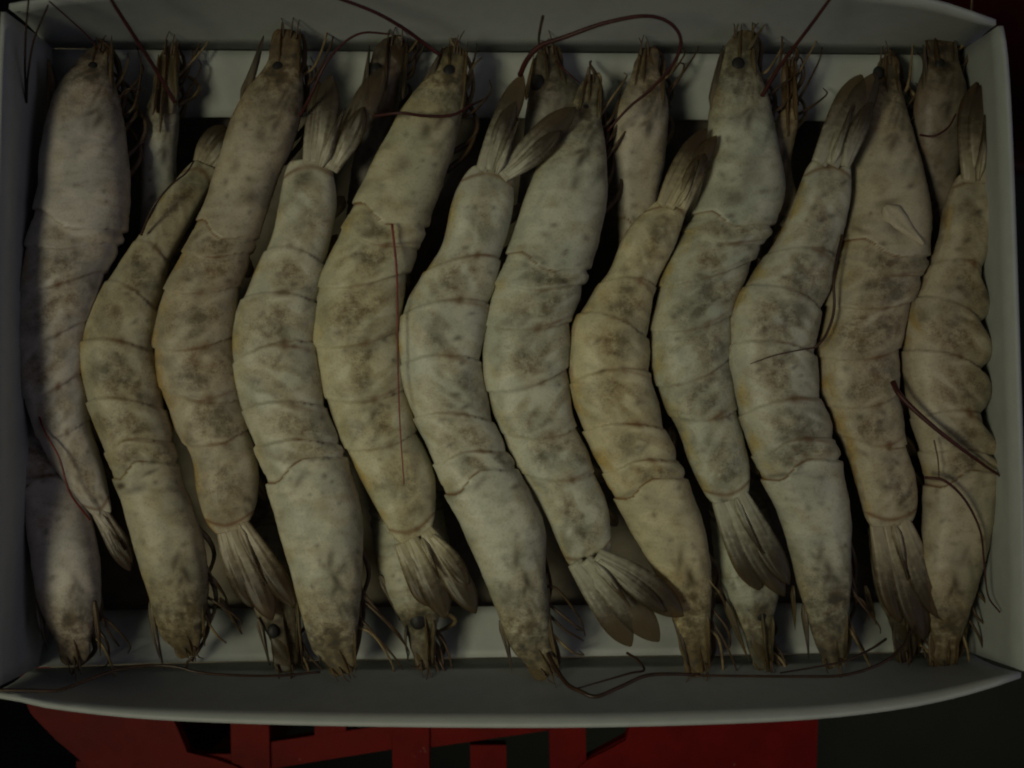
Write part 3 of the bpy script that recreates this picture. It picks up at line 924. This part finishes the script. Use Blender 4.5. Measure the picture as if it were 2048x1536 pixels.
shrimp('yellowish head-down shrimp whose narrow tail fan touches the greenish grey one',
       [(1352, 1262), (1330, 1185), (1300, 1130), (1268, 1075), (1230, 998), (1208, 950), (1176, 880), (1148, 805), (1138, 730), (1150, 650), (1184, 590), (1222, 535), (1252, 465), (1312, 400)],
       [(1420, 1258), (1420, 1180), (1412, 1100), (1392, 1025), (1360, 950), (1330, 880), (1302, 800), (1290, 720), (1288, 640), (1312, 560), (1340, 500), (1368, 430), (1386, 405)],
       [TOP - .002, TOP + .001, TOP + .002, TOP + .002, TOP + .004, TOP + .007], color=(1.03, 0.94, 0.71, 1), tc=0.31, pigk=0.9,
       eye=(1386, 1194, 6), rost=((1388, 1245), (1398, 1346), 58), scales=(((1346, 1215), (1376, 1330), 18, 'd'), ((1412, 1220), (1419, 1342), 16, 's')),
       tail=(((1325, 400), (1412, 258), 40), ((1345, 405), (1432, 272), 36), ((1372, 412), (1408, 308), 36), ((1358, 408), (1395, 320), 22, 'telson')), tail_z=TOP + .009,
       leg=(4, 24), spots=((1360, 1118, 8, 28, 5, .75), (1348, 1128, 5, 14, 140, .5), (1262, 985, 30, 6, 155, .55), (1290, 955, 6, 18, 35, .6), (1288, 895, 5, 18, 40, .5), (1372, 1190, 14, 5, 20, .5)))

shrimp('greenish grey head-up shrimp, its head reaching furthest up the back wall',
       [(1442, 120), (1420, 215), (1414, 300), (1404, 370), (1386, 430), (1348, 500), (1312, 600), (1300, 700), (1320, 790), (1358, 865), (1382, 930), (1424, 1010)],
       [(1512, 120), (1534, 200), (1552, 300), (1560, 390), (1530, 465), (1490, 535), (1462, 605), (1452, 680), (1458, 770), (1476, 855), (1492, 925), (1500, 992)],
       [TOP + .001, TOP + .001, TOP + .001, TOP + .001, TOP + .001], color=(0.93, 0.95, 0.87, 1), tc=0.34, pigk=1.25, headdark=0.85,
       eye=(1476, 132, 16), rost=((1482, 145), (1490, 60), 62), scales=(((1424, 220), (1446, 92), 22, 'd'), ((1508, 190), (1504, 46), 16, 's'), ((1496, 100), (1530, 48), 12, 's')),
       tail=(((1440, 1018), (1518, 1180), 54), ((1466, 1008), (1568, 1192), 52), ((1494, 998), (1578, 1168), 46), ((1478, 1005), (1525, 1110), 24, 'telson')),
       leg=(4, 22), spots=((1500, 340, 22, 42, 15, .45), (1475, 240, 12, 20, 0, .4), (1470, 395, 22, 10, 0, .3)), pales=((1438, 950, 3, 3, 0, .9),),
       feel=(([(1664, -8, .068), (1622, 50, .060), (1562, 130, .048), (1524, 192, .040)], .0006, .0010),))

shrimp('broad head-down shrimp left of the one with the torn shell',
       [(1622, 1258), (1598, 1180), (1578, 1100), (1556, 1030), (1524, 955), (1498, 890), (1470, 800), (1455, 710), (1462, 625), (1504, 550), (1556, 475), (1590, 400), (1622, 318)],
       [(1696, 1250), (1698, 1170), (1696, 1090), (1690, 1015), (1674, 935), (1654, 865), (1630, 785), (1620, 715), (1626, 640), (1650, 570), (1672, 495), (1692, 415), (1704, 325)],
       [TOP - .001, TOP + .002, TOP + .003, TOP + .002, TOP + .003, TOP + .005], color=(0.97, 0.96, 0.89, 1), tc=0.315, pigk=1.1,
       eye=(1674, 1192, 13), rost=((1664, 1230), (1670, 1335), 52), scales=(((1606, 1205), (1618, 1318), 16, 'd'), ((1690, 1200), (1692, 1332), 12, 's')),
       tail=(((1640, 312), (1722, 150), 58), ((1672, 316), (1752, 146), 52), ((1700, 325), (1742, 205), 34), ((1668, 318), (1704, 210), 24, 'telson')), tail_z=TOP + .008,
       leg=(4, 24), spots=((1640, 1108, 8, 24, 8, .7), (1628, 1112, 5, 14, 140, .5), (1650, 1165, 5, 34, 4, .4), (1562, 950, 40, 5, 174, .7), (1602, 928, 5, 18, 30, .7), (1598, 905, 12, 4, 150, .6)),
       feel=(([(1684, 470, .042), (1668, 550, .0455), (1668, 620, .046), (1652, 670, .046), (1630, 695, .046)], .0006, .0007, 'feeler_brown'),
             ([(1630, 695, .046), (1590, 702, .0485), (1545, 712, .049), (1500, 728, .0475)], .0003, .0002, 'feeler')))

flap_owner = shrimp('brown head-up shrimp with a torn, folded flap of shell on its carapace',
       [(1748, 165), (1722, 240), (1704, 330), (1694, 420), (1684, 490), (1662, 575), (1640, 680), (1640, 770), (1668, 850), (1700, 925), (1720, 985), (1738, 1055)],
       [(1800, 165), (1820, 260), (1842, 350), (1852, 430), (1848, 500), (1828, 565), (1800, 640), (1786, 720), (1788, 800), (1802, 870), (1820, 940), (1828, 1000), (1828, 1048)],
       [TOP - .005, TOP - .003, TOP + .001, TOP + .001, TOP], color=(0.92, 0.83, 0.70, 1), tc=0.355, pigk=1.15, headdark=0.7,
       eye=(1756, 146, 12), rost=((1776, 175), (1776, 112), 46), scales=(((1800, 260), (1790, 130), 14, 's'),),
       tail=(((1752, 1062), (1800, 1245), 58), ((1784, 1056), (1848, 1280), 58), ((1814, 1052), (1886, 1240), 54), ((1790, 1055), (1815, 1160), 26, 'telson')),
       leg=(6, 36), spots=((1790, 455, 14, 26, -35, .65), (1720, 460, 22, 5, 20, .6), (1775, 405, 26, 7, -10, .6)))
blade('shell_flap', (1768, 412), (1846, 490), 52, M['shell'], flap_owner, .0415, .0424, prof='spike', arch=.0009, color=(0.86, 0.76, 0.64, 1))

shrimp('head-down shrimp along the right wall, its belly edge scalloped into round lobes',
       [(1868, 1285), (1846, 1200), (1844, 1110), (1848, 1020), (1850, 955), (1838, 890), (1818, 810), (1808, 720), (1814, 630), (1846, 555), (1876, 480), (1892, 410), (1918, 345)],
       [(1918, 1290), (1950, 1180), (1978, 1080), (1992, 990), (1990, 920), (1974, 850), (1966, 770), (1968, 690), (1966, 610), (1972, 530), (1986, 450), (1994, 400), (2002, 355)],
       [TOP - .003, TOP, TOP + .002, TOP + .002, TOP + .001, TOP + .002], color=(0.92, 0.82, 0.70, 1), tc=0.33, pigk=0.95, pleura=0.42, squeeze=0,
       eye=(1892, 1246, 12), rost=((1888, 1250), (1888, 1340), 62), scales=(((1916, 1240), (1912, 1330), 14, 's'),),
       tail=(((1938, 350), (1952, 165), 60), ((1966, 350), (1984, 152), 64), ((1990, 355), (2010, 215), 42), ((1955, 352), (1968, 230), 24, 'telson')), tail_z=TOP + .004,
       leg=(4, 20), spots=((1895, 958, 44, 5, 175, .7), (1935, 945, 5, 20, 40, .6), (1960, 960, 10, 40, 15, .4), (1930, 1110, 7, 20, 20, .5)),
       feel=(([(1786, 764, .044), (1800, 790, .047), (1840, 830, .049), (1900, 880, .050), (1968, 930, .047), (2006, 960, .043), (2000, 1000, .040)], 0.0012, .0005, 'feeler'),
             ([(1850, 955, .046), (1890, 962, .0485), (1930, 1000, .048), (1960, 1060, .046), (1968, 1120, .043), (1976, 1190, .042), (2000, 1225, .046)], .0006, .0004),
             ([(1868, 880, .0475), (1876, 920, .048), (1878, 955, .0475)], .0003, .0003)))

# ---- lower layer, glimpsed between the others ------------------------------------
LO = 0.0125
shrimp('dim shrimp head down against the left wall, mostly under the purplish-lit one',
       [(112, 1282), (78, 1200), (62, 1100), (50, 1000), (40, 900), (22, 790), (20, 680), (34, 600), (60, 520)],
       [(182, 1282), (200, 1200), (196, 1110), (178, 1020), (160, 930), (138, 840), (120, 750), (118, 660), (140, 580)],
       [.0335, .034, .032, .027, .022, .018, .016], color=(1.15, 1.06, 1.08, 1), tc=0.42, pigk=0.9, group=G_LOW, hf=0.7,  # raised tint paints back light lost in the left wall's shadow
       eye=(142, 1240, 12), rost=((142, 1255), (150, 1330), 60), scales=(((190, 1200), (202, 1312), 14, 's'), ((76, 1190), (96, 1300), 22, 'd')), leg=(3, 20),
       spots=((92, 952, 50, 5, 172, .8),))

shrimp('lower pale shrimp between the purplish-lit grey and brown blotched heads at the back',
       [(302, 195), (286, 240), (284, 320), (282, 420), (276, 520), (262, 640), (262, 800)], [(356, 190), (358, 250), (352, 320), (356, 400), (352, 480), (346, 640), (350, 800)],
       [.026, .022, .018, .015, .012], color=(0.92, 0.92, 0.9, 1), tc=0.5, group=G_LOW, pigk=.5,
       eye=None, rost=((330, 200), (340, 92), 44), scales=(((352, 210), (352, 84), 14, 's'), ((306, 230), (318, 110), 14, 's')), leg=(5, 46, (0.02, 0.25)),
       spots=((318, 245, 14, 10, 0, .35), (325, 262, 22, 4, 0, .5)),
       feel=(([(282, 470, .037), (306, 415, .041), (340, 372, .042), (372, 346, .041), (388, 322, .038)], .0006, .0004, 'feeler_brown'),
             ([(240, 196, .036), (252, 180, .039), (270, 178, .039), (292, 182, .036)], .0006, .0004, 'feeler_brown')))

shrimp('lower dark brown shrimp head behind the widely forked tail at the back',
       [(742, 120), (728, 170), (716, 260), (700, 360), (690, 500), (680, 700)], [(806, 120), (802, 180), (790, 260), (772, 360), (760, 500), (750, 700)],
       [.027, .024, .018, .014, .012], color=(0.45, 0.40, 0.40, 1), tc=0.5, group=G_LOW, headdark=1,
       eye=(752, 140, 13), rost=((778, 140), (784, 74), 56), scales=(((806, 200), (816, 78), 16, 's'), ((728, 200), (740, 92), 18, 'd')), leg=(3, 26, (0.05, 0.3)))

shrimp('lower dark-eyed shrimp where the maroon antenna starts, behind the split tail',
       [(1064, 150), (1052, 220), (1046, 300), (1034, 420), (1030, 600), (1040, 800)], [(1130, 140), (1168, 190), (1180, 300), (1160, 420), (1130, 600), (1120, 800)],
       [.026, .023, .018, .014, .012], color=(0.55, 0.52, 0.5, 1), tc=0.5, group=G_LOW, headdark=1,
       eye=(1076, 166, 15), rost=((1102, 165), (1096, 92), 54), scales=(((1140, 210), (1106, 84), 16, 's'), ((1052, 200), (1068, 110), 14, 's')),
       feel=(([(1112, 122, .035), (1135, 145, .038), (1160, 166, .036)], .0005, .0003),))

shrimp('lower brown shrimp left of the greenish grey one, crossed by the thick maroon antenna',
       [(1262, 150), (1232, 225), (1222, 320), (1232, 420), (1244, 560), (1250, 760)], [(1318, 140), (1336, 210), (1330, 320), (1312, 420), (1316, 560), (1320, 760)],
       [.027, .026, .023, .017, .012], color=(0.88, 0.80, 0.72, 1), tc=0.48, group=G_LOW, pigk=1.2, headdark=.6,
       eye=(1302, 180, 12), rost=((1290, 175), (1298, 95), 48), scales=(((1262, 230), (1280, 112), 14, 's'), ((1322, 220), (1330, 118), 14, 's')), leg=(4, 20, (0.1, 0.35)))

shrimp('lower shrimp whose tan shell and narrow head show just right of the tallest head',
       [(1572, 205), (1548, 250), (1540, 330), (1546, 420), (1540, 560), (1530, 760)], [(1594, 205), (1596, 250), (1582, 330), (1600, 420), (1610, 560), (1600, 760)],
       [.029, .029, .025, .016, .012], color=(1.0, 0.84, 0.66, 1), tc=0.5, group=G_LOW,
       rost=((1578, 215), (1578, 118), 34), scales=(((1592, 240), (1586, 122), 12, 's'),), leg=(3, 24, (0.02, 0.3)))

shrimp('dark lower shrimp with tangled legs in the back right corner',
       [(1856, 110), (1832, 190), (1828, 280), (1846, 360), (1856, 500), (1850, 700)], [(1910, 100), (1930, 180), (1926, 280), (1912, 380), (1930, 500), (1930, 700)],
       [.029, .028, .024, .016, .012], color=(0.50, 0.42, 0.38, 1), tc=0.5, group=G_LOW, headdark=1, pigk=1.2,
       eye=(1880, 130, 12), rost=((1880, 125), (1876, 52), 60), scales=(((1850, 200), (1846, 90), 18, 'd'), ((1922, 190), (1908, 76), 18, 'd')), leg=(6, 30, (0.02, 0.4)),
       feel=(([(1840, 270, .040), (1868, 272, .043), (1896, 255, .042), (1912, 228, .038)], .0005, .0004),))

shrimp('lower shrimp whose dark head points down under the brown blotched one\'s tail fan',
       [(540, 1280), (510, 1220), (490, 1130), (470, 1000), (450, 850)], [(596, 1275), (604, 1200), (590, 1110), (560, 1000), (540, 850)],
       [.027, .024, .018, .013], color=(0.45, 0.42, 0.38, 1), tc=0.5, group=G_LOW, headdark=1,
       eye=(546, 1262, 13), rost=((566, 1265), (576, 1345), 54), scales=(((516, 1235), (540, 1330), 16, 'd'), ((440, 1195), (485, 1268), 16, 's'), ((592, 1230), (598, 1335), 12, 's')), leg=(4, 20))

shrimp('lower shrimp, big dark eye, pointing down under the crimson antenna shrimp\'s tail fan',
       [(812, 1262), (770, 1180), (750, 1100), (742, 1020), (740, 880)], [(872, 1262), (892, 1190), (900, 1100), (880, 1000), (850, 880)],
       [.027, .026, .022, .016], color=(0.78, 0.76, 0.66, 1), tc=0.6, group=G_LOW, headdark=1.0, pigk=1.2,
       eye=(836, 1238, 19), rost=((848, 1255), (852, 1338), 44), scales=(((760, 1150), (800, 1240), 22, 'd'), ((812, 1250), (818, 1322), 8, 'd'), ((868, 1240), (866, 1330), 10, 's')), leg=(4, 40),
       feel=(([(842, 1318, .026), (836, 1334, .028), (820, 1332, .027)], .0004, .0003, 'feeler_brown'),))

shrimp('lower shrimp, spotted head pointing down under the greenish grey one\'s tail fan',
       [(1486, 1262), (1450, 1190), (1428, 1110), (1420, 1010), (1400, 880)], [(1540, 1262), (1556, 1190), (1556, 1100), (1530, 1000), (1500, 880)],
       [.027, .026, .022, .016], color=(0.80, 0.82, 0.74, 1), tc=0.6, group=G_LOW, headdark=1.0, pigk=1.3,
       eye=(1522, 1226, 14), rost=((1522, 1260), (1530, 1340), 46), scales=(((1450, 1200), (1496, 1318), 20, 's'), ((1545, 1230), (1544, 1330), 10, 's'), ((1585, 1170), (1590, 1260), 14, 's')), leg=(3, 24),
       feel=(([(1408, 1135, .036), (1422, 1165, .038), (1440, 1185, .036)], .0005, .0003, 'leg_pale'),))

shrimp('dark lower shrimp under the torn-shelled one\'s tail fan at the front right',
       [(1780, 1250), (1752, 1180), (1740, 1090), (1738, 980), (1720, 860)], [(1836, 1245), (1852, 1170), (1850, 1080), (1836, 980), (1810, 860)],
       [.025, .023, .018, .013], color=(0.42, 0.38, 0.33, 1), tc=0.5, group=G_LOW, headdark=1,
       rost=((1808, 1240), (1814, 1320), 50), scales=(((1730, 1170), (1752, 1250), 16, 's'), ((1835, 1220), (1838, 1310), 12, 's')), leg=(4, 22),
       feel=(([(1820, 1262, .040), (1806, 1292, .046), (1764, 1326, .051), (1690, 1350, .053), (1600, 1353, .052), (1480, 1352, .0505), (1390, 1351, .0495)], .0007, .0006, 'feeler_brown'),
             ([(1772, 1278, .038), (1742, 1298, .043), (1690, 1322, .046), (1620, 1336, .0475), (1560, 1346, .049)], .0006, .0004, 'feeler_brown')))

# antennae that belong to heads at the front wall
roots = {o['label'][:30]: o for o in C.objects if o.parent is None and 'label' in o}


def owner(start):
    return next(o for o in C.objects if o.parent is None and str(o.get('label', '')).startswith(start))


antenna(owner('pale head-down shrimp whose'), [(-6, 1380, .0595), (60, 1381, .059), (118, 1380, .058), (180, 1358, .054), (240, 1338, .049), (300, 1331, .046), (350, 1333, .046),
        (400, 1345, .047), (480, 1351, .046), (560, 1351, .043), (640, 1344, .038)], .0007, .0006, 'feeler_brown')
antenna(owner('pale head-down shrimp at the centre'), [(1096, 1308, .036), (1110, 1334, .042), (1134, 1368, .050), (1160, 1382, .054), (1192, 1393, .056), (1240, 1374, .054), (1290, 1352, .051), (1340, 1348, .050), (1400, 1350, .048)], .0010, .0008, 'feeler_brown')
antenna(owner('yellowish head-down'), [(1254, 1306, .034), (1276, 1320, .038), (1288, 1340, .043), (1262, 1346, .046), (1220, 1358, .049), (1154, 1377, .053)], .0006, .0004, 'feeler_brown')
